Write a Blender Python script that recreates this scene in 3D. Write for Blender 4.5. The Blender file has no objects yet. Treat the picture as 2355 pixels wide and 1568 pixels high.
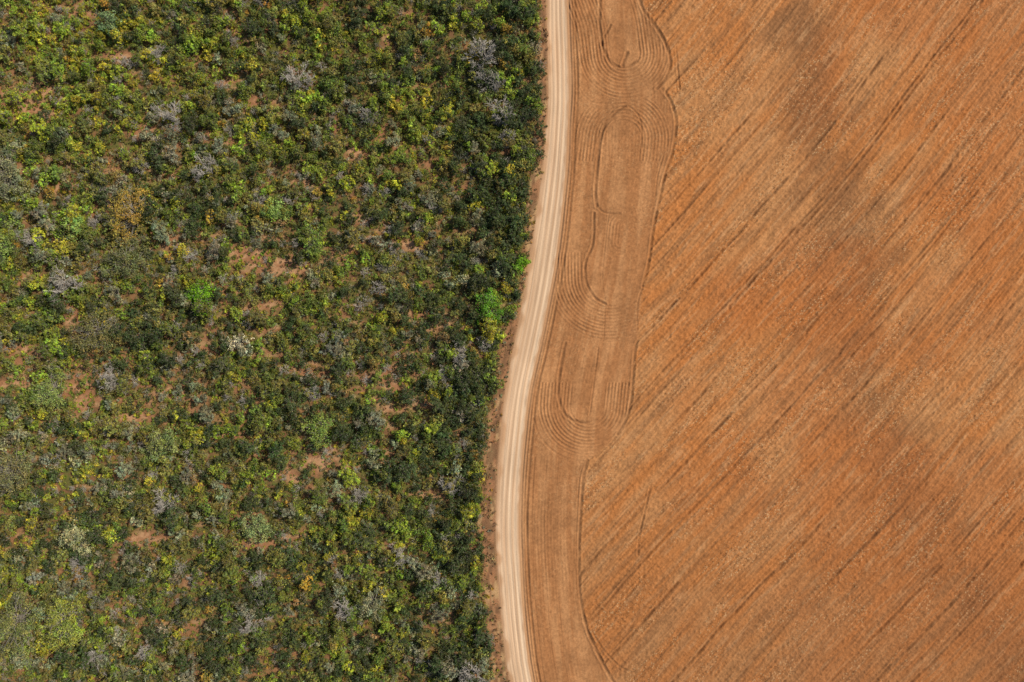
import bpy, math, numpy as np
from mathutils import Vector
S=0.1
rng=np.random.default_rng(7)
sc=bpy.context.scene
def wx(px): return (np.asarray(px,float)-1177.5)*S
def wy(py): return (784-np.asarray(py,float))*S
# ---------------------------------------------------------------- noise
def hsh(ix,iy,seed):
    h=(ix.astype(np.int64)*374761393+iy.astype(np.int64)*668265263+seed*1274126177)&0xffffffff
    h=((h^(h>>13))*1274126177)&0xffffffff
    h=(h^(h>>16))&0xffffffff
    h=(h*2246822519)&0xffffffff
    h=(h^(h>>15))
    return (h&0xffffff)/float(0xffffff)
def noise(x,y,seed=0):
    x0=np.floor(x);y0=np.floor(y);fx=x-x0;fy=y-y0
    fx=fx*fx*(3-2*fx);fy=fy*fy*(3-2*fy)
    ix=x0.astype(np.int64);iy=y0.astype(np.int64)
    a=hsh(ix,iy,seed);b=hsh(ix+1,iy,seed);c=hsh(ix,iy+1,seed);d=hsh(ix+1,iy+1,seed)
    return (a*(1-fx)+b*fx)*(1-fy)+(c*(1-fx)+d*fx)*fy
def fbm(x,y,seed=0,o=4):
    s=0;a=1;t=0
    for i in range(o):
        s=s+a*noise(x*2**i+i*17.3,y*2**i-i*9.1,seed+i);t+=a;a*=0.55
    return s/t
def sst(x,a,b):
    t=np.clip((x-a)/(b-a),0,1);return t*t*(3-2*t)
def catmull(pts,n=8):
    P=np.array(pts,float);P=np.vstack([2*P[0]-P[1],P,2*P[-1]-P[-2]]);out=[]
    for i in range(1,len(P)-2):
        for t in np.linspace(0,1,n,endpoint=False):
            p0,p1,p2,p3=P[i-1:i+3]
            out.append(0.5*((2*p1)+(-p0+p2)*t+(2*p0-5*p1+4*p2-p3)*t*t+(-p0+3*p1-3*p2+p3)*t**3))
    out.append(P[-2]);return np.array(out)
def dpoly(X,Y,pts,maxd):
    D=np.full(X.shape,1e9);D1=D.ravel();Xf=X.ravel();Yf=Y.ravel()
    P=np.array(pts,float)
    idx=np.nonzero((Xf>P[:,0].min()-maxd)&(Xf<P[:,0].max()+maxd)&(Yf>P[:,1].min()-maxd)&(Yf<P[:,1].max()+maxd))[0]
    x=Xf[idx];y=Yf[idx];d=np.full(x.shape,1e18)
    for i in range(len(P)-1):
        a=P[i];b=P[i+1]-P[i];L=(b**2).sum()+1e-9
        t=np.clip(((x-a[0])*b[0]+(y-a[1])*b[1])/L,0,1)
        d=np.minimum(d,(x-a[0]-t*b[0])**2+(y-a[1]-t*b[1])**2)
    D1[idx]=np.sqrt(d);return D1.reshape(X.shape)
# ---------------------------------------------------------------- road outlines (decimetres on the ground)
RY=[-1200,-300,0,200,300,400,500,600,700,800,900,1000,1100,1200,1300,1400,1500,1568,1900,2800]
RL=[1258,1256,1257,1261,1255,1246,1233,1216,1201,1181,1162,1151,1143,1140,1144,1151,1162,1172,1230,1400]
RR=[1300,1300,1303,1309,1305,1300,1290,1277,1259,1239,1217,1205,1197,1193,1196,1202,1212,1223,1283,1455]
VE=[1240,1238,1242,1242,1247,1228,1215,1210,1190,1158,1142,1124,1109,1105,1110,1116,1130,1137,1195,1360]
def crv(vals):
    c=catmull(list(zip(RY,vals)),12);return lambda yp: np.interp(yp,c[:,0],c[:,1])
fL=crv(RL);fR=crv(RR);fV=crv(VE)
BY=[-400,-50,0,50,100,140,205,230,300,350,400,520,655,790,930,990,1060,1180,1300,1400,1470,1568,1700,2000]
BX=[1300,1450,1475,1502,1535,1545,1525,1540,1553,1545,1527,1503,1478,1463,1450,1435,1350,1336,1331,1340,1362,1412,1480,1600]
fB=lambda yp: np.interp(yp,BY,BX)
# ---------------------------------------------------------------- mesh helper
def grid_mesh(name,X,Y,Z,col,mat):
    ny,nx=X.shape
    me=bpy.data.meshes.new(name)
    me.vertices.add(nx*ny)
    me.vertices.foreach_set("co",np.stack([X,Y,Z],-1).astype(np.float32).ravel())
    i=np.arange(nx*ny).reshape(ny,nx)
    q=np.stack([i[:-1,:-1],i[:-1,1:],i[1:,1:],i[1:,:-1]],-1).reshape(-1,4)
    if (Y[1,0]-Y[0,0])*(X[0,1]-X[0,0])<0: q=q[:,::-1]
    n=len(q)
    me.loops.add(n*4);me.loops.foreach_set("vertex_index",q.astype(np.int32).ravel())
    me.polygons.add(n);me.polygons.foreach_set("loop_start",(np.arange(n)*4).astype(np.int32))
    me.update(calc_edges=True)
    me.polygons.foreach_set("use_smooth",np.ones(n,bool))
    a=me.color_attributes.new("Col",'FLOAT_COLOR','POINT')
    c=np.concatenate([np.clip(col,0.005,1),np.ones(col.shape[:2]+(1,))],-1)
    a.data.foreach_set("color",c.astype(np.float32).ravel())
    me.materials.append(mat);me.update()
    ob=bpy.data.objects.new(name,me);sc.collection.objects.link(ob);return ob
def soil_mat(name,bscale=7.0,bstr=0.5,var=0.25):
    m=bpy.data.materials.new(name);m.use_nodes=True;nt=m.node_tree;N=nt.nodes;L=nt.links
    b=N["Principled BSDF"];b.inputs["Roughness"].default_value=0.95;b.inputs["Specular IOR Level"].default_value=0.1
    at=N.new("ShaderNodeAttribute");at.attribute_name="Col"
    tc=N.new("ShaderNodeTexCoord")
    nz=N.new("ShaderNodeTexNoise");nz.inputs["Scale"].default_value=bscale;nz.inputs["Detail"].default_value=5;nz.inputs["Roughness"].default_value=0.7
    L.new(tc.outputs["Object"],nz.inputs["Vector"])
    mr=N.new("ShaderNodeMapRange");mr.inputs[1].default_value=0.3;mr.inputs[2].default_value=0.7;mr.inputs[3].default_value=1-var;mr.inputs[4].default_value=1+var
    L.new(nz.outputs["Fac"],mr.inputs[0])
    mx=N.new("ShaderNodeVectorMath");mx.operation='SCALE'
    L.new(at.outputs["Color"],mx.inputs[0]);L.new(mr.outputs[0],mx.inputs["Scale"])
    L.new(mx.outputs[0],b.inputs["Base Color"])
    bp=N.new("ShaderNodeBump");bp.inputs["Strength"].default_value=bstr;bp.inputs["Distance"].default_value=0.06
    L.new(nz.outputs["Fac"],bp.inputs["Height"]);L.new(bp.outputs[0],b.inputs["Normal"])
    return m
def C(*a): return np.array(a,float)
def lerp(a,b,t): return a*(1-t[...,None])+b*t[...,None]
# ================================================================ FIELD
dx=0.14
u=np.concatenate([np.arange(0,133,dx)])
yy=np.arange(-90,90+dx,dx)
Xw=wx(fR(784-yy/S))[:,None]+u[None,:]
Yw=np.repeat(yy[:,None],len(u),1)
PX=Xw/S+1177.5;PY=784-Yw/S
U=np.repeat(u[None,:],len(yy),0)/S
a=math.radians(46.5)
sn,cs=math.sin(a),math.cos(a)
sA=(PX-1465)*cs-(PY-790)*sn
V=(PX-1465)*sn+(PY-790)*cs+5.5e-5*sA**2*(sA>0)+14*(fbm(PX/400,PY/400,5,2)-.5)
LAM=7.6
jit=4.0*(noise(PX/60,PY/60,3)-.5)
phase=(U+jit)/LAM; amp=0.019*sst(noise(PX/40,PY/110,8),.1,.95)
rutH=np.zeros_like(PX);rutC=np.zeros_like(PX)
def rut(pts,w=3.0,depth=0.12,berm=0.6,sm=True,colr=1.0):
    global rutH,rutC
    P=catmull(pts,6) if sm else np.array(pts,float)
    d=dpoly(PX,PY,P,30)
    k=0.35+0.9*noise(PX/14,PY/14,int(P[0,0]))
    depth=depth*1.35
    rutH=rutH-k*depth*np.exp(-(d/w)**2)+k*depth*berm*np.exp(-((d-2.1*w)/(w*.8))**2)
    rutC=np.maximum(rutC,colr*np.exp(-(d/(w*.9))**2)*np.clip(k,0,1)*min(1,depth/.14))
def loop(spine,rin,rout,ampl,cond=None,off=0,inner=True):
    global phase,amp
    d=dpoly(PX,PY,catmull(spine,6),rout+30)
    m=(d>rin)&(d<rout)
    if cond is not None: m&=cond
    phase=np.where(m,(d+off+0.4*jit)/LAM,phase)
    ed=np.clip((d-rin)/4,0,1)*np.clip((rout-d)/4,0,1)
    amp=np.where(m,1.3*ampl*(0.2+1.0*noise(PX/22,PY/22,12))*ed,amp)
    if inner:
        mi=(d<=rin)
        if cond is not None: mi&=cond
        amp=np.where(mi,0.004,amp)
HB=PX<fB(PY)+2
loop([(1432,318),(1425,380),(1410,470)],38,113,0.05,(PY<370)&(PX>1318),inner=False)
loop([(1360,-260),(1395,-60),(1425,40),(1437,122)],30,110,0.055)
loop([(1428,520),(1424,560)],-1,34,0.04,(PX<1428)&(PY>480)&(PY<640),inner=False)
loop([(1400,560),(1400,640)],54,146,0.054,(PX<1392)&(PX>1278)&(PY>580))
loop([(1400,560),(1402,642)],58,146,0.045,(PX>=1392)&(PX<1466)&(PY>690),off=3)
loop([(1385,740),(1362,850),(1352,935)],34,118,0.055,(PY>880)&HB)
loop([(1520,1330),(1450,1425)],38,110,0.045,(PY>1425)&(PX<1490))
rut([(1380,0),(1379,60),(1387,110),(1409,148),(1440,154),(1470,135)],2.6,.11)
rut([(1404,58),(1388,88),(1384,104)],2.2,.09); rut([(1442,122),(1432,150)],3,.13)
rut([(1465,-20),(1478,20),(1500,50),(1520,80),(1535,112),(1542,145),(1530,180),(1510,203)],2.8,.11)
rut([(1555,108),(1558,150),(1563,206)],1.8,.09)
rut([(1440,243),(1412,262),(1393,288),(1379,325),(1373,390),(1369,440),(1372,475)],2.6,.12)
rut([(1412,250),(1395,276),(1384,300)],2,.08)
rut([(1445,243),(1466,262),(1475,290),(1476,340)],1.6,.06)
rut([(1372,470),(1385,486),(1405,491),(1426,491)],2.0,.07)
rut([(1523,205),(1540,228),(1552,262),(1554,300),(1546,350),(1528,405),(1516,460),(1503,520),(1492,600),(1478,658)],2.6,.11)
rut([(1528,350),(1513,400),(1507,450)],1.6,.07)
rut([(1366,490),(1363,560),(1347,600),(1346,632),(1352,660),(1370,686),(1392,699)],2.3,.11)
rut([(1400,492),(1392,560),(1385,640),(1392,690)],1.3,.035)
rut([(1392,700),(1388,785)],1.3,.04)
rut([(1478,658),(1466,700),(1466,760)],1.6,.05)
rut([(1466,785),(1460,805),(1456,870),(1450,930),(1438,968),(1420,998)],2.6,.11)
rut([(1300,790),(1290,840),(1284,890),(1290,935),(1310,962),(1345,972),(1370,965)],2.6,.09)
rut([(1376,800),(1366,880),(1356,955)],1.5,.06)
rut([(1350,1060),(1341,1100),(1335,1180),(1331,1250),(1332,1350),(1344,1425),(1368,1488),(1410,1568),(1440,1610)],2.8,.12)
rut([(1345,1060),(1333,1100),(1328,1180),(1325,1250),(1326,1350),(1337,1425)],1.6,.05)
rut([(1496,1118),(1482,1180),(1470,1232),(1467,1275)],2,.08)
rut([(1360,1450),(1385,1490),(1420,1528),(1450,1545)],2,.07)
rut([(1333,205),(1345,222),(1370,236),(1440,236),(1490,222),(1520,196)],1.6,.03)
rut([(1228,965),(1240,1000),(1270,1035),(1310,1055),(1350,1058),(1395,1030),(1420,998)],1.8,.04)
for off,w,dp in ((5,2.2,.10),(12,1.8,.07),(19,2.4,.12),(30,1.5,.05),(58,1.4,.035),(84,1.4,.03)):
    k=(0.4+0.9*noise(PY/60,PX*0+off,40))*dp
    d=np.abs(U-off+2*(noise(PY/90,PX*0,41+off)-.5))
    msk=1.0 if off<25 else ((PY>1050)|(PY<0))*1.0
    rutH+=msk*(-k*np.exp(-(d/w)**2)+.5*k*np.exp(-((d-2*w)/w)**2)); rutC=np.maximum(rutC,msk*.8*k/.12*np.exp(-(d/w)**2))
headH=amp*np.cos(2*np.pi*phase)
inD=sst(PX-fB(PY),-3,4)
tr=[-1120]
r2=np.random.default_rng(11)
while tr[-1]<1500: tr.append(tr[-1]+r2.choice([r2.uniform(9,20),r2.uniform(22,55)]))
tr=np.array(tr); st=0.12+.80*r2.uniform(0,1,len(tr))**1.5
for v0,s0 in ((0,1.0),(100,.9),(190,.7),(270,.85),(385,.6),(-75,.7),(-160,.9),(-235,.6),(-340,.95),(-450,.6),(-540,.9),(450,.85),(590,.95),(680,.5)):
    j=np.argmin(np.abs(tr-v0));tr[j]=v0;st[j]=s0
o=np.argsort(tr);tr=tr[o];st=st[o];tw=r2.uniform(1.6,3.4,len(tr))
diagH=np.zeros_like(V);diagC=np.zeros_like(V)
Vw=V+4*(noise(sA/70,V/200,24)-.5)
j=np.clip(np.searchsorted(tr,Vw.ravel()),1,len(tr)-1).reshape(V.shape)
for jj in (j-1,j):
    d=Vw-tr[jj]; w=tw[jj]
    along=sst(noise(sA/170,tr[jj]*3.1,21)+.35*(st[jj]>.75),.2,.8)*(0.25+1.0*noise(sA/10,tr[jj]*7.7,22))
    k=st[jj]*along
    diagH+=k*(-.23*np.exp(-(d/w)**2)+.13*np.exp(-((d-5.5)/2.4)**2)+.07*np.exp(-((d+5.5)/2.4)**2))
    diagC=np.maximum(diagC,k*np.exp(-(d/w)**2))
furr=noise(V/3.2,sA/30,30)-.5
furr2=noise(V/8,sA/90,31)-.5
patch=fbm(V/150,sA/260,33,3)
diagH+=0.13*furr*(0.4+patch)+0.13*furr2+0.03*np.cos(2*np.pi*V/8.2)*sst(noise(V/60,sA/200,35),.35,.7)
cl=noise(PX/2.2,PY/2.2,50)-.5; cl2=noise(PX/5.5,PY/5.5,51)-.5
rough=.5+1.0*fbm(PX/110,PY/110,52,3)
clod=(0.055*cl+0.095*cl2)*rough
Z=(1-inD)*(headH+0.45*clod)+inD*(diagH+clod*1.2)+rutH
Z+=0.3*(fbm(PX/500,PY/500,70,2)-.5)*sst(U,60,300)
Z*=sst(U,0,6)
# colour
orange=C(0.425,0.160,0.048);tan=C(0.435,0.200,0.077);brown=C(0.22,0.100,0.042);red=C(0.37,0.118,0.032)
cN=fbm(PX/180,PY/180,60,4);cS=fbm(V/22,sA/220,61,4)
col=lerp(np.broadcast_to(orange,PX.shape+(3,)),tan,sst(cN*.5+cS*.5,.38,.64))
band=catmull([(1850,60),(1890,260),(1930,450),(1960,650),(1980,850),(2050,1020),(2090,1150),(2250,1400),(2330,1568),(2380,1700)],5)
db=dpoly(PX,PY,band,520)
bd=np.exp(-(db/130)**2)
st1=fbm(V/24,sA/110,63,5);st2=fbm(PX/70,PY/45,69,4);st3=fbm(V/70,sA/300,75,3)
dk=sst(bd*.46+st1*.6+st2*.28+st3*.18,.68,1.12)
col=lerp(col,brown,dk*.8)
rd=sst(fbm(PX/230+9,PY/230,65,3)+(PX-1900)/2400+.15*bd,.45,.75)*inD
col=lerp(col,red,rd*.5)
col=lerp(col,brown,inD*sst(fbm(V/7,sA/70,64,3),.5,.75)*.5)
col=lerp(col,C(.50,.275,.13),inD*sst(fbm(V/6,sA/60,74,3),.55,.8)*.4)
col=lerp(col,brown*.95,np.clip(.6*sst(PY,950,1650)*inD*(0.3+cS*.6),0,1))
hd=lerp(np.broadcast_to(C(0.36,0.156,0.060),PX.shape+(3,)),C(0.45,0.215,0.090),sst(fbm(U/14,PY/150,66,3),.35,.7))
hd=lerp(hd,C(.29,.13,.052),sst(fbm(PX/60,PY/60,67,3),.5,.75)*.5)
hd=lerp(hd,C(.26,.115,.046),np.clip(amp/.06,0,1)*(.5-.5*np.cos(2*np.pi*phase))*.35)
col=lerp(hd,col,inD)
straw=hsh(np.floor(PX/2.3),np.floor(PY/2.3),80)
sp=sst(fbm(V/35,sA/110,81,3),.42,.7)*(.35+.65*inD)
sp=np.maximum(sp,.8*np.exp(-(np.hypot(PX-2010,PY-910)/70)**2))
col=lerp(col,C(.56,.37,.19),(straw>.93)*sp*.5)
col=lerp(col,brown*.6,(straw<.12)*sp*.55)
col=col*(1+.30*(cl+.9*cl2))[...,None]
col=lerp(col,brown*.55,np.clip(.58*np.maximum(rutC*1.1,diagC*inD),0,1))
col=lerp(col,C(.50,.285,.15),sst(U,16,0)*.65)
m_field=soil_mat("ploughed_soil",6,.5,.22)
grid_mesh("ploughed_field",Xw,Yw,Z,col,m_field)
# ================================================================ ROAD
yr=np.arange(-90,90.01,0.2);t=np.linspace(0,1,61)
l=wx(fL(784-yr/S));r=wx(fR(784-yr/S))
X=l[:,None]*(1-t)+r[:,None]*t;Y=np.repeat(yr[:,None],61,1);T=np.repeat(t[None],len(yr),0)
ws=.06*(noise(Y/12,Y*0,1)-.5)
def g(c,w): return np.exp(-((T+ws-c)/w)**2)
lines=noise(T*22,Y/11,5)-.5;lines2=noise(T*9,Y/30,6)-.5
Zr=0.02-0.05*g(.22,.05)-.05*g(.42,.05)-.06*g(.62,.05)-.05*g(.84,.045)+.035*lines+.03*lines2+.02*(noise(X*4,Y*4,8)-.5)
Zr*=sst(T,0,.05)*sst(1-T,0,.05)
cr=lerp(np.broadcast_to(C(.55,.345,.205),T.shape+(3,)),C(.70,.50,.33),np.clip(.25+.35*g(.62,.1)+.6*g(.84,.09)+.15*g(.3,.08)+.6*lines+.6*lines2,0,1))
cr=lerp(cr,C(.43,.235,.12),np.clip(.45*g(.73,.03)+.25*g(.5,.03)+.8*sst(T+.25*(noise(Y/2.5,Y*0,15)-.5),.22,0)+.6*sst(T+.12*(noise(Y/2,Y*0,16)-.5),.9,1),0,.9))
cr=cr*(1+.25*(fbm(X/3,Y/7,9,3)-.5))[...,None]
grid_mesh("dirt_road",X,Y,Zr,cr,soil_mat("packed_sand",5,.3,.12))
# ================================================================ FOREST FLOOR
BARE=[(60,240,90,28),(120,205,60,22),(15,225,40,30),(190,900,50,40),(172,740,26,60),(80,820,60,26),(560,590,70,22),(650,612,80,22),(790,590,45,20),(560,705,60,18),
(890,865,60,32),(920,930,60,20),(700,850,50,14),(740,1060,50,28),(650,1090,45,16),(600,1250,55,12),(700,1245,55,12),(480,800,45,20),(950,722,50,16),(1030,745,40,14),
(275,130,45,16),(600,235,40,12),(380,400,40,14),(150,430,45,16),(540,1000,40,14),(420,905,50,16),(820,345,40,14),(890,1050,35,12),(1000,1140,40,14),(470,545,40,16),
(610,760,40,14),(240,480,60,16),(350,300,40,12),(300,960,40,16),(190,30,50,16),(840,505,40,12),(60,640,30,16),(760,1130,30,14),(520,330,40,12),(40,880,50,16),(330,1240,50,12),(210,850,30,36),(930,560,50,12),(700,420,30,12)]
def bare(px,py):
    f=np.zeros_like(px);w=26*(fbm(px/24,py/16,90,4)-.5)*2
    for (cx,cy,rx,ry) in BARE:
        d=np.sqrt(((px-cx)/rx)**2+((py-cy)/ry)**2)+w/18
        f=np.maximum(f,sst(d,1.6,.4))
    return np.maximum(f,.7*sst(fbm(px/55,py/28,99,4),.64,.74))
u2=np.arange(0,175,.3);yf=np.arange(-105,105.1,.3)
Xf=wx(fL(784-yf/S))[:,None]-u2[None,::-1];Yf=np.repeat(yf[:,None],len(u2),1)
px=Xf/S+1177.5;py=784-Yf/S;uu=np.repeat(u2[None,::-1],len(yf),0)/S
vd=fL(py)-fV(py)
bb=bare(px,py)
n1=fbm(px/90,py/60,91,4);n2=fbm(px/14,py/10,92,4)
soil=C(.33,.155,.076);pale=C(.48,.262,.142);litter=C(.15,.085,.040);olive=C(.125,.115,.032)
cf=lerp(np.broadcast_to(litter,px.shape+(3,)),olive,sst(n2,.38,.58))
cf=lerp(cf,soil,np.clip(sst(n1,.50,.66)*.5+.22*sst(n2,.6,.3),0,1))
cf=lerp(cf,lerp(np.broadcast_to(soil,px.shape+(3,)),pale,sst(n2,.42,.65)),bb*.85)
vg=lerp(np.broadcast_to(C(.32,.155,.075),px.shape+(3,)),C(.43,.26,.125),sst(fbm(uu/9,py/40,95,3),.45,.7))
vg=lerp(vg,C(.15,.082,.042),sst(fbm(uu/8,py/18,96,3),.40,.62)*.75)
cf=lerp(cf,vg,sst(uu-vd,14,0))
cf=lerp(cf,C(.43,.24,.125),sst(uu,5,0)*.7)
Zf=(.25*(fbm(px/30,py/30,97,3)-.5)+.10*(noise(px/5,py/5,98)-.5))*sst(uu,0,10)
grid_mesh("forest_floor",Xf,Yf,Zf,cf,soil_mat("forest_soil",4,.6,.35))
# ================================================================ FAR GROUND
m=bpy.data.materials.new("far_soil");m.use_nodes=True;nt=m.node_tree;N=nt.nodes;L=nt.links
b=N["Principled BSDF"];b.inputs["Roughness"].default_value=1
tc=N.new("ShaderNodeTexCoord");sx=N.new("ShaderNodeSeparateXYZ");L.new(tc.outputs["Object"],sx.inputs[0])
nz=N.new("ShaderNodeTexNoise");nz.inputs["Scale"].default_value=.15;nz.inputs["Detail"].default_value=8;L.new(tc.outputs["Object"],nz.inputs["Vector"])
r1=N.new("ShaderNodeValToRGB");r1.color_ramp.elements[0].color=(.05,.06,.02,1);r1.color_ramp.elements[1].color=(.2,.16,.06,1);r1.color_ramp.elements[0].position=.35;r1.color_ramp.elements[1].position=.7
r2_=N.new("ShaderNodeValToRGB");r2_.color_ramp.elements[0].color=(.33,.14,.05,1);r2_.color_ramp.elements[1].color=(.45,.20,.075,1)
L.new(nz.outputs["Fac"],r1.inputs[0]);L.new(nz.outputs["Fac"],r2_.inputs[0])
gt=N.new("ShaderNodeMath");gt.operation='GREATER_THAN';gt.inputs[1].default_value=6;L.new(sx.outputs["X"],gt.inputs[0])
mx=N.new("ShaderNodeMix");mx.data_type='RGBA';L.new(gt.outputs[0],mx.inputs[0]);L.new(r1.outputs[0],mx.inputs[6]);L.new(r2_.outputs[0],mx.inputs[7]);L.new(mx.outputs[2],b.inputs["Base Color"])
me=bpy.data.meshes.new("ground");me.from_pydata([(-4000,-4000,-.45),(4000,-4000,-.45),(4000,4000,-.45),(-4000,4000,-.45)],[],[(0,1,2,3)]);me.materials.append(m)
sc.collection.objects.link(bpy.data.objects.new("ground",me))
# ================================================================ VEGETATION
def leaf_mat(name,tint=None):
    m=bpy.data.materials.new(name);m.use_nodes=True;nt=m.node_tree;N=nt.nodes;L=nt.links
    out=N["Material Output"];b=N["Principled BSDF"];b.inputs["Roughness"].default_value=.6;b.inputs["Specular IOR Level"].default_value=.2
    lv=N.new("ShaderNodeAttribute");lv.attribute_name="lv"
    mul=N.new("ShaderNodeVectorMath");mul.operation='MULTIPLY'
    L.new(lv.outputs["Color"],mul.inputs[0])
    if tint is None:
        ti=N.new("ShaderNodeAttribute");ti.attribute_type='INSTANCER';ti.attribute_name="tint";L.new(ti.outputs["Color"],mul.inputs[1])
    else: mul.inputs[1].default_value=tint
    L.new(mul.outputs[0],b.inputs["Base Color"])
    tr=N.new("ShaderNodeBsdfTranslucent");L.new(mul.outputs[0],tr.inputs[0])
    ms=N.new("ShaderNodeMixShader");ms.inputs[0].default_value=.25
    L.new(b.outputs[0],ms.inputs[1]);L.new(tr.outputs[0],ms.inputs[2]);L.new(ms.outputs[0],out.inputs[0])
    return m
def plain(name,c,rough=.9):
    m=bpy.data.materials.new(name);m.use_nodes=True;nt=m.node_tree;N=nt.nodes;L=nt.links;b=N["Principled BSDF"];b.inputs["Roughness"].default_value=rough
    nz=N.new("ShaderNodeTexNoise");nz.inputs["Scale"].default_value=3;r=N.new("ShaderNodeValToRGB")
    r.color_ramp.elements[0].color=tuple(x*.6 for x in c)+(1,);r.color_ramp.elements[1].color=tuple(min(1,x*1.3) for x in c)+(1,)
    tc=N.new("ShaderNodeTexCoord");L.new(tc.outputs["Object"],nz.inputs["Vector"]);L.new(nz.outputs[0],r.inputs[0]);L.new(r.outputs[0],b.inputs["Base Color"])
    return m
m_leaf=leaf_mat("leaves");m_wood=plain("grey_bark",(.26,.225,.185));m_dry=plain("dry_branch",(.40,.355,.305))
class MB:
    def __init__(s): s.v=[];s.f=[];s.lv=[];s.mi=[];s.n=0
    def quads(s,Q,lv,mi):
        n=len(Q);s.v.append(Q.reshape(-1,3));s.f.append((np.arange(n*4)+s.n).reshape(n,4));s.lv.append(np.repeat(lv,4,0));s.mi.append(np.full(n,mi));s.n+=n*4
    def tube(s,A,B,ra,rb,mi):
        A=np.atleast_2d(A);B=np.atleast_2d(B);d=B-A;d/=np.linalg.norm(d,axis=1,keepdims=True)+1e-9
        ref=np.where(np.abs(d[:,2:3])>.9,np.array([[1.,0,0]]),np.array([[0,0,1.]]))
        p=np.cross(d,ref);p/=np.linalg.norm(p,axis=1,keepdims=True)+1e-9;q=np.cross(d,p)
        ra=np.broadcast_to(np.asarray(ra,float),(len(A),))[:,None];rb=np.broadcast_to(np.asarray(rb,float),(len(A),))[:,None]
        for k in range(3):
            a0=2*math.pi*k/3;a1=2*math.pi*(k+1)/3
            e0=p*math.cos(a0)+q*math.sin(a0);e1=p*math.cos(a1)+q*math.sin(a1)
            s.quads(np.stack([A+e0*ra,A+e1*ra,B+e1*rb,B+e0*rb],1),np.ones((len(A),3)),mi)
    def build(s,name,mats):
        v=np.concatenate(s.v);f=np.concatenate(s.f);lv=np.concatenate(s.lv);mi=np.concatenate(s.mi)
        me=bpy.data.meshes.new(name);me.vertices.add(len(v));me.vertices.foreach_set("co",v.astype(np.float32).ravel())
        me.loops.add(f.size);me.loops.foreach_set("vertex_index",f.astype(np.int32).ravel())
        me.polygons.add(len(f));me.polygons.foreach_set("loop_start",(np.arange(len(f))*4).astype(np.int32))
        for m_ in mats: me.materials.append(m_)
        me.polygons.foreach_set("material_index",mi.astype(np.int32))
        a=me.color_attributes.new("lv",'FLOAT_COLOR','POINT');a.data.foreach_set("color",np.concatenate([lv,np.ones((len(lv),1))],1).astype(np.float32).ravel())
        me.update(calc_edges=True);return me
def unit(a): return a/(np.linalg.norm(a,axis=-1,keepdims=True)+1e-9)
def leaves(mb,cen,sig,n,size,r,up=.8,cv=.35):
    k=len(cen);c=np.repeat(cen,n,0);sg=np.repeat(r.uniform(.6,1.35,(k,1)),n,0)
    st=np.repeat(r.uniform(.6,1.5,(k,2)),n,0);st=np.concatenate([st,np.full((k*n,1),.6)],1)
    p=c+r.normal(size=(k*n,3))*st*sg*sig
    nrm=unit(r.normal(size=(k*n,3))*.7+np.array([0,0,up])+unit(p-c)*.5)
    t=unit(np.cross(nrm,r.normal(size=(k*n,3))));b=np.cross(nrm,t)
    L_=size*r.uniform(.5,1.3,(k*n,1));W=L_*r.uniform(.4,.75,(k*n,1))
    Q=np.stack([p-t*L_*.5,p+b*W*.5,p+t*L_*.5,p-b*W*.5],1)
    cb=np.repeat(r.uniform(.65,1.4,(k,1)),n,0)*r.uniform(1-cv,1+cv,(k*n,1))
    h=np.repeat(r.uniform(-.12,.25,(k,1)),n,0)+r.uniform(-.12,.12,(k*n,1))
    lv=np.concatenate([cb*(1+h),cb,cb*(1-.5*h)],1)
    mb.quads(Q,lv,0)
def leafy(name,R,H,ncl,nl,size,seed,dens=1,mats=None,flow=None,tw=1):
    r=np.random.default_rng(seed);mb=MB()
    th=r.uniform(0,2*np.pi,ncl);lob=1+.28*np.sin(th*2+r.uniform(0,6))+.25*np.sin(th*3+r.uniform(0,6))+.2*np.sin(th*5+r.uniform(0,6))
    rr=R*np.sqrt(r.uniform(.02,1.1,ncl))*lob*.9
    top=H*(.5+.5*np.sqrt(np.clip(1-(rr/(R*1.3))**2,0,1)))
    z=top*r.uniform(.5,1,ncl)
    cen=np.stack([rr*np.cos(th),rr*np.sin(th),z],1)
    fork=np.array([r.normal()*.1*R,r.normal()*.1*R,H*.3])
    mb.tube(np.array([[0,0,-.2]]),fork[None],.05*R+.02,.035*R+.015,1)
    mid=(cen+fork)*.5+r.normal(size=cen.shape)*.08*R
    mb.tube(np.repeat(fork[None],ncl,0),mid,.022*R+.01,.014*R+.008,1);mb.tube(mid,cen+np.array([0,0,.1]),.014*R+.008,.01,1)
    leaves(mb,cen,R*.16*dens,nl,size,r)
    a0=np.repeat(cen,tw,0);mb.tube(a0,a0+unit(r.normal(size=a0.shape)+[0,0,.4])*R*.33,.024,.014,1)
    return mb.build(name,mats or [m_leaf,m_wood])
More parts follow.
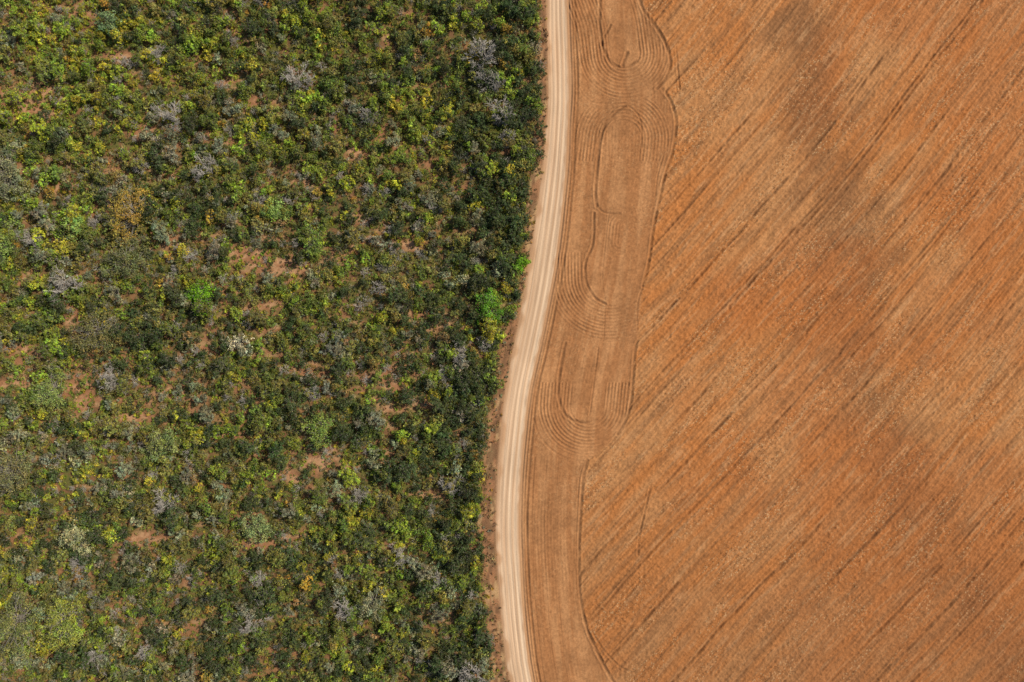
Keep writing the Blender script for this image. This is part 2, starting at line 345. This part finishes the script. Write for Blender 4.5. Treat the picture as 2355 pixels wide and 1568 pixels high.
def barebush(name,R,H,seed,lev=4,nb=7,mats=None,leafn=0,th0=.05,mn=.019):
    r=np.random.default_rng(seed);mb=MB()
    A=[];B=[];ra=[];rb=[];ends=[]
    def br(p,d,L_,rad,l):
        q=p+d*L_*.5; d2=unit(d+r.normal(size=3)*.22); e=q+d2*L_*.5
        A.append(p);B.append(q);ra.append(rad);rb.append(rad*.8);A.append(q);B.append(e);ra.append(rad*.8);rb.append(rad*.6)
        if l==0: ends.append(e);return
        for k in range(r.integers(2,5)):
            nd=unit(d2+r.normal(size=3)*.62+np.array([0,0,.08]));br(q if k==0 else e,nd,L_*r.uniform(.55,.85),rad*.62,l-1)
    for k in range(nb):
        an=2*math.pi*k/nb+r.uniform(-.4,.4);el=r.uniform(.25,1.2)
        br(np.array([0,0,H*.15]),np.array([math.cos(an)*math.cos(el),math.sin(an)*math.cos(el),math.sin(el)]),R*.46,th0,lev-1)
    mb.tube(np.array([[0,0,-.2]]),np.array([[0,0,H*.17]]),th0*2,th0*1.5,1)
    mb.tube(np.array(A),np.array(B),np.maximum(ra,mn),np.maximum(rb,mn*.8),1)
    if leafn: leaves(mb,np.array(ends)[::2],.22,leafn,.22,r)
    else: leaves(mb,np.array(ends)[:1],.05,1,.05,r)
    return mb.build(name,mats or [m_leaf,m_dry])
def tuft(name,R,H,n,seed,w=.05):
    r=np.random.default_rng(seed);mb=MB()
    th=r.uniform(0,2*np.pi,n);base=np.stack([np.cos(th)*R*.25*r.uniform(0,1,n),np.sin(th)*R*.25*r.uniform(0,1,n),np.zeros(n)],1)
    tip=np.stack([np.cos(th)*R*r.uniform(.4,1,n),np.sin(th)*R*r.uniform(.4,1,n),H*r.uniform(.5,1,n)],1)
    s=np.stack([-np.sin(th),np.cos(th),np.zeros(n)],1)*w
    midp=(base+tip)*.5+np.array([0,0,H*.25])
    lv=np.repeat(r.uniform(.65,1.35,(n,1)),3,1)
    mb.quads(np.stack([base-s*.5,base+s*.5,midp+s,midp-s],1),lv,0);mb.quads(np.stack([midp-s,midp+s,tip+s*.3,tip-s*.3],1),lv,0)
    return mb.build(name,[m_leaf,m_wood])
coll=bpy.data.collections.new("cerrado_plants")
meshes=[]
for i in range(7): meshes.append(leafy("p",1.0,[1.6,2.0,1.3,1.8,2.3,1.7,2.0][i],[13,17,11,16,20,14,10][i],25,.26,100+i,[1,.9,1.1,.8,.9,1.2,.9][i]))
for i in range(6): meshes.append(leafy("p",2.0,[3.6,4.2,3.4,4.5,3.9,3.3][i],[27,35,23,39,31,22][i],36,.31,200+i,[.8,.75,.85,.7,.65,.65][i],tw=2))
for i in range(4): meshes.append(barebush("p",1.9,2.6,300+i,4,7,mn=.020))
for i in range(3): meshes.append(barebush("p",1.5,2.2,330+i,3,7,leafn=7))
for i in range(4): meshes.append(tuft("p",.55,.6,46,400+i,.035))
for i in range(3): meshes.append(leafy("p",.5,.7,6,15,.2,500+i,1.4))
for i,me in enumerate(meshes):
    o_=bpy.data.objects.new("plant_%02d"%i,me);me.name="plant_%02d"%i;coll.objects.link(o_)
PAL=dict(yellow=C(.43,.425,.042),lime=C(.285,.385,.042),mid=C(.185,.235,.042),dark=C(.075,.105,.033),olive=C(.25,.24,.055),grey=C(.29,.305,.18),gold=C(.46,.31,.05),dry=C(.33,.205,.09),straw=C(.46,.32,.14))
names=list(PAL);palA=np.array([PAL[k] for k in names])
def scatter(objname,kinds,spacing,dens,wts,smin,smax,seed,region=None,zoff=0,pw=1.6):
    r=np.random.default_rng(seed)
    gx,gy=np.meshgrid(np.arange(-1650,1260,spacing),np.arange(-270,1840,spacing))
    x=gx.ravel()+r.uniform(-.9,.9,gx.size)*spacing;y=gy.ravel()+r.uniform(-.9,.9,gx.size)*spacing
    edge=fV(y)-3-x+16*(noise(y/28,y*0,180)-.5)+8*(noise(y/9,y*0,181)-.5)
    keep=(edge>0)&(x>-560) if region is None else region(x,y)
    x=x[keep];y=y[keep];edge=edge[keep]
    keep=r.uniform(size=len(x))<dens(x,y,edge,r);x=x[keep];y=y[keep];edge=edge[keep]
    w=np.stack([np.maximum(q,0)*np.ones(len(x)) for q in wts(x,y,edge)],1);w/=w.sum(1,keepdims=True)
    rv=np.clip(.6*r.uniform(size=len(x))+.4*sst(noise(x/26,y/26,190),.15,.85),0,.999)
    ci=(np.cumsum(w,1)<rv[:,None]).sum(1).clip(0,len(names)-1)
    tint=palA[ci]*r.uniform(.65,1.3,(len(x),1))*(1+r.uniform(-.1,.1,(len(x),3)))
    ki=np.array(kinds)[r.integers(0,len(kinds),len(x))]
    s=smin+(smax-smin)*r.uniform(size=len(x))**pw
    me=bpy.data.meshes.new(objname);me.vertices.add(len(x))
    me.vertices.foreach_set("co",np.stack([wx(x),wy(y),np.full(len(x),zoff)],1).astype(np.float32).ravel())
    def at(n,t,f,d): q=me.attributes.new(n,t,'POINT');q.data.foreach_set(f,np.ascontiguousarray(d).ravel())
    at("rot",'FLOAT_VECTOR','vector',np.stack([r.uniform(-.2,.2,len(x)),r.uniform(-.2,.2,len(x)),r.uniform(0,6.28,len(x))],1).astype(np.float32))
    at("scl",'FLOAT','value',s.astype(np.float32));at("pidx",'INT','value',ki.astype(np.int32))
    at("tint",'FLOAT_COLOR','color',np.concatenate([tint,np.ones((len(x),1))],1).astype(np.float32))
    ob=bpy.data.objects.new(objname,me);sc.collection.objects.link(ob)
    md=ob.modifiers.new("scatter",'NODES');md.node_group=NG
    print(objname,len(x));return ob
NG=bpy.data.node_groups.new("scatter_plants",'GeometryNodeTree')
NG.interface.new_socket("Geometry",in_out='INPUT',socket_type='NodeSocketGeometry');NG.interface.new_socket("Geometry",in_out='OUTPUT',socket_type='NodeSocketGeometry')
N=NG.nodes;L=NG.links;gi=N.new("NodeGroupInput");go=N.new("NodeGroupOutput");ip=N.new("GeometryNodeInstanceOnPoints")
cinf=N.new("GeometryNodeCollectionInfo");cinf.inputs["Collection"].default_value=coll;cinf.inputs["Separate Children"].default_value=True;cinf.inputs["Reset Children"].default_value=True
def na(n,t):
    q=N.new("GeometryNodeInputNamedAttribute");q.data_type=t;q.inputs["Name"].default_value=n;return q.outputs["Attribute"]
L.new(gi.outputs[0],ip.inputs["Points"]);L.new(cinf.outputs[0],ip.inputs["Instance"]);ip.inputs["Pick Instance"].default_value=True
L.new(na("pidx",'INT'),ip.inputs["Instance Index"]);L.new(na("rot",'FLOAT_VECTOR'),ip.inputs["Rotation"]);L.new(na("scl",'FLOAT'),ip.inputs["Scale"]);L.new(ip.outputs[0],go.inputs[0])
def reg(x,y,e):
    yel=1.5*sst(1-np.hypot(x+50,(y+50))/1000,0,1)+.5*sst(fbm(x/160,y/160,120,3),.45,.65)+.4*sst(np.hypot(x-870,y-300),260,0)
    gry=sst(fbm(x/150+5,y/150,121,3),.48,.66)+.5*sst(y,900,1500)*sst(x,700,100)+.3*sst(x,200,0)*sst(y,300,450)
    drk=sst(e,280,50)*1.0+.8*sst(fbm(x/120,y/120+7,122,3),.5,.65)+.25*sst(y,800,1500)
    return yel,gry,drk
def W(x,y,e):   # order: yellow lime mid dark olive grey gold dry straw
    a_,g_,d_=reg(x,y,e)
    return [.45+.9*a_,.42+.6*a_,.85,.38+1.3*d_,.75,.3+.75*g_,.09+.12*a_,.12,.03]
def Wt(x,y,e):
    a_,g_,d_=reg(x,y,e)
    return [.18+.5*a_,.28+.35*a_,.65,.38+1.3*d_,.55,.6+1.2*g_,.05,.05,.0]
def Wb(x,y,e): return [0,0,0,.3,.4,.6,.1,.5,.2]
def Wg(x,y,e):
    a_,g_,d_=reg(x,y,e);return [.9+.7*a_,.4,.35,.08,.7,.2,.2,.55,.35]
def clump(x,y,s=45,sd=130): return sst(fbm(x/s,y/s,sd,3),.36,.58)
NOTB=lambda x,y: 1-.90*bare(x,y)
scatter("shrub_undergrowth",[0,1,2,3,4,5,6],12,lambda x,y,e,r:NOTB(x,y)*(.20+.66*np.maximum(clump(x,y),sst(e,170,40))),W,.45,1.5,1,pw=1.9)
scatter("cerrado_woodland",[7,8,9,10,11,12],33,lambda x,y,e,r:(1-.85*bare(x,y))*(.14+.48*clump(x,y,80,140)+.5*sst(e,170,60))*sst(e,4,18),Wt,.45,1.1,2)
scatter("dry_bushes",[13,14,15,16],40,lambda x,y,e,r:.09+.55*sst(fbm(x/60,y/60,150,3),.48,.66)+.15*sst(e,200,60),Wb,.45,1.05,3)
scatter("sparse_bushes",[17,18,19],30,lambda x,y,e,r:(1-.5*bare(x,y))*.5,Wt,.5,1.1,4)
scatter("grass_tufts",[20,21,22,23],8.5,lambda x,y,e,r:.36+.35*clump(x,y,30,160),Wg,.5,1.2,5)
scatter("low_herbs",[24,25,26],9,lambda x,y,e,r:(1-.6*bare(x,y))*.85,W,.4,1.35,6)
vreg=lambda x,y:(x>fV(y)-14)&(x<fL(y)+1)
scatter("verge_grass",[20,21,22,23,24,25],4.6,lambda x,y,e,r:.6*sst(noise(x/12,y/30,170),.2,.7)*sst(e,-28,-2)+.12,lambda x,y,e:[.05,0,.03,.15,.35,.2,.15,1.0,.6],.3,1.0,8,vreg)
def place(name,me,pxx,pyy,s,rz):
    ob=bpy.data.objects.new(name,me);ob.location=(float(wx(pxx)),float(wy(pyy)),0);ob.scale=(s,s,s);ob.rotation_euler=(0,0,rz);sc.collection.objects.link(ob)
bm_=[barebush("bare_tree_mesh",3.0,3.9,700+i,5,9,th0=.085,mn=.025) for i in range(4)]
BT=[(165,655,44),(1090,1540,46),(480,395,36),(330,380,26),(405,275,36),(1110,140,50),(690,190,40),(265,870,34),(385,1150,34),(875,665,24),(910,580,24),(800,1395,34),(1040,1110,32),(1150,265,40),(225,1500,32),(600,1330,26),(930,1280,28),(345,1490,28),(1130,190,36),(440,590,24),
(370,130,26),(850,270,26),(1060,810,30),(720,900,26),(1010,1330,28),(190,1290,26),(600,470,22),(830,1130,26),(90,560,28),(1170,320,26),(1000,480,22),(270,740,24),(580,1430,28),(420,1300,22),(1020,860,24),(1120,790,26)]
for i,(x,y,rd) in enumerate(BT):
    place("bare_tree",bm_[i%4],x,y,rd/33,i*1.3)
def tmat(n,c): return [leaf_mat(n,tuple(c*1.2)),m_wood]
G=[((1200,605,17),C(.17,.34,.02),3.0,"green_bush"),((1128,708,34),C(.12,.28,.025),4.2,"green_tree"),((475,682,36),C(.18,.37,.02),3.8,"green_tree"),((640,487,24),C(.25,.36,.09),3,"green_tree"),
((180,520,27),C(.24,.35,.08),3.4,"green_tree"),((262,60,28),C(.2,.3,.13),3.4,"green_tree"),((315,495,52),C(.36,.26,.05),4,"golden_tree"),((55,1430,62),C(.20,.22,.065),4.8,"green_tree"),((160,1425,50),C(.27,.31,.06),4.4,"green_tree"),
((130,900,42),C(.22,.28,.075),3.8,"green_tree"),((25,400,55),C(.22,.24,.12),4.4,"grey_green_tree"),((740,985,35),C(.2,.29,.06),3.6,"green_tree"),((225,765,50),C(.19,.18,.06),4,"olive_tree"),((45,1075,52),C(.20,.20,.08),4.2,"olive_tree"),
((190,1235,34),C(.38,.38,.19),3.5,"flowering_tree"),((300,600,50),C(.15,.165,.06),4.2,"olive_tree"),((600,1215,34),C(.24,.30,.11),3.4,"green_tree"),((20,560,45),C(.2,.27,.06),4,"green_tree"),((720,555,32),C(.17,.24,.04),3.5,"green_tree"),((860,1380,34),C(.23,.25,.14),3.5,"grey_green_tree"),((380,1020,36),C(.23,.28,.09),3.6,"green_tree")]
for i,((x,y,rd),c,H,nm) in enumerate(G):
    R=rd*S;ncl=int(18+R*R*3.2)
    me=leafy(nm,R,H,ncl,48,.32,800+i,min(1.1,1.5/R+.28),mats=tmat(nm+"_leaves",c));place(nm,me,x,y,1,0)
me=leafy("white_flowering_tree",2.7,4.1,42,15,.26,950,.45,mats=[leaf_mat("white_blossom",(.80,.77,.50)),m_wood]);place("white_flowering_tree",me,562,790,1,0)
# ================================================================ LIGHT / CAMERA
el=math.radians(42);az=math.radians(66)
d=Vector((math.sin(az)*math.cos(el),math.cos(az)*math.cos(el),math.sin(el)))
sl=bpy.data.lights.new("sun",'SUN');sl.energy=4.7;sl.angle=math.radians(.6);sl.color=(1,.93,.79)
so=bpy.data.objects.new("sun",sl);so.rotation_euler=d.to_track_quat('Z','Y').to_euler();so.location=(60,30,80);sc.collection.objects.link(so)
w=bpy.data.worlds.new("World");sc.world=w;w.use_nodes=True;nt=w.node_tree
sk=nt.nodes.new("ShaderNodeTexSky");sk.sky_type='NISHITA';sk.sun_disc=False;sk.sun_elevation=el;sk.sun_rotation=az
nt.links.new(sk.outputs[0],nt.nodes["Background"].inputs[0]);nt.nodes["Background"].inputs[1].default_value=.085
cam=bpy.data.cameras.new("camera");co=bpy.data.objects.new("camera",cam);sc.collection.objects.link(co);sc.camera=co
co.location=(0,0,160);cam.sensor_width=36;cam.lens=36*160/235.5;cam.clip_end=12000;cam.clip_start=1
sc.view_settings.view_transform='Standard';sc.view_settings.look='None';sc.view_settings.exposure=0
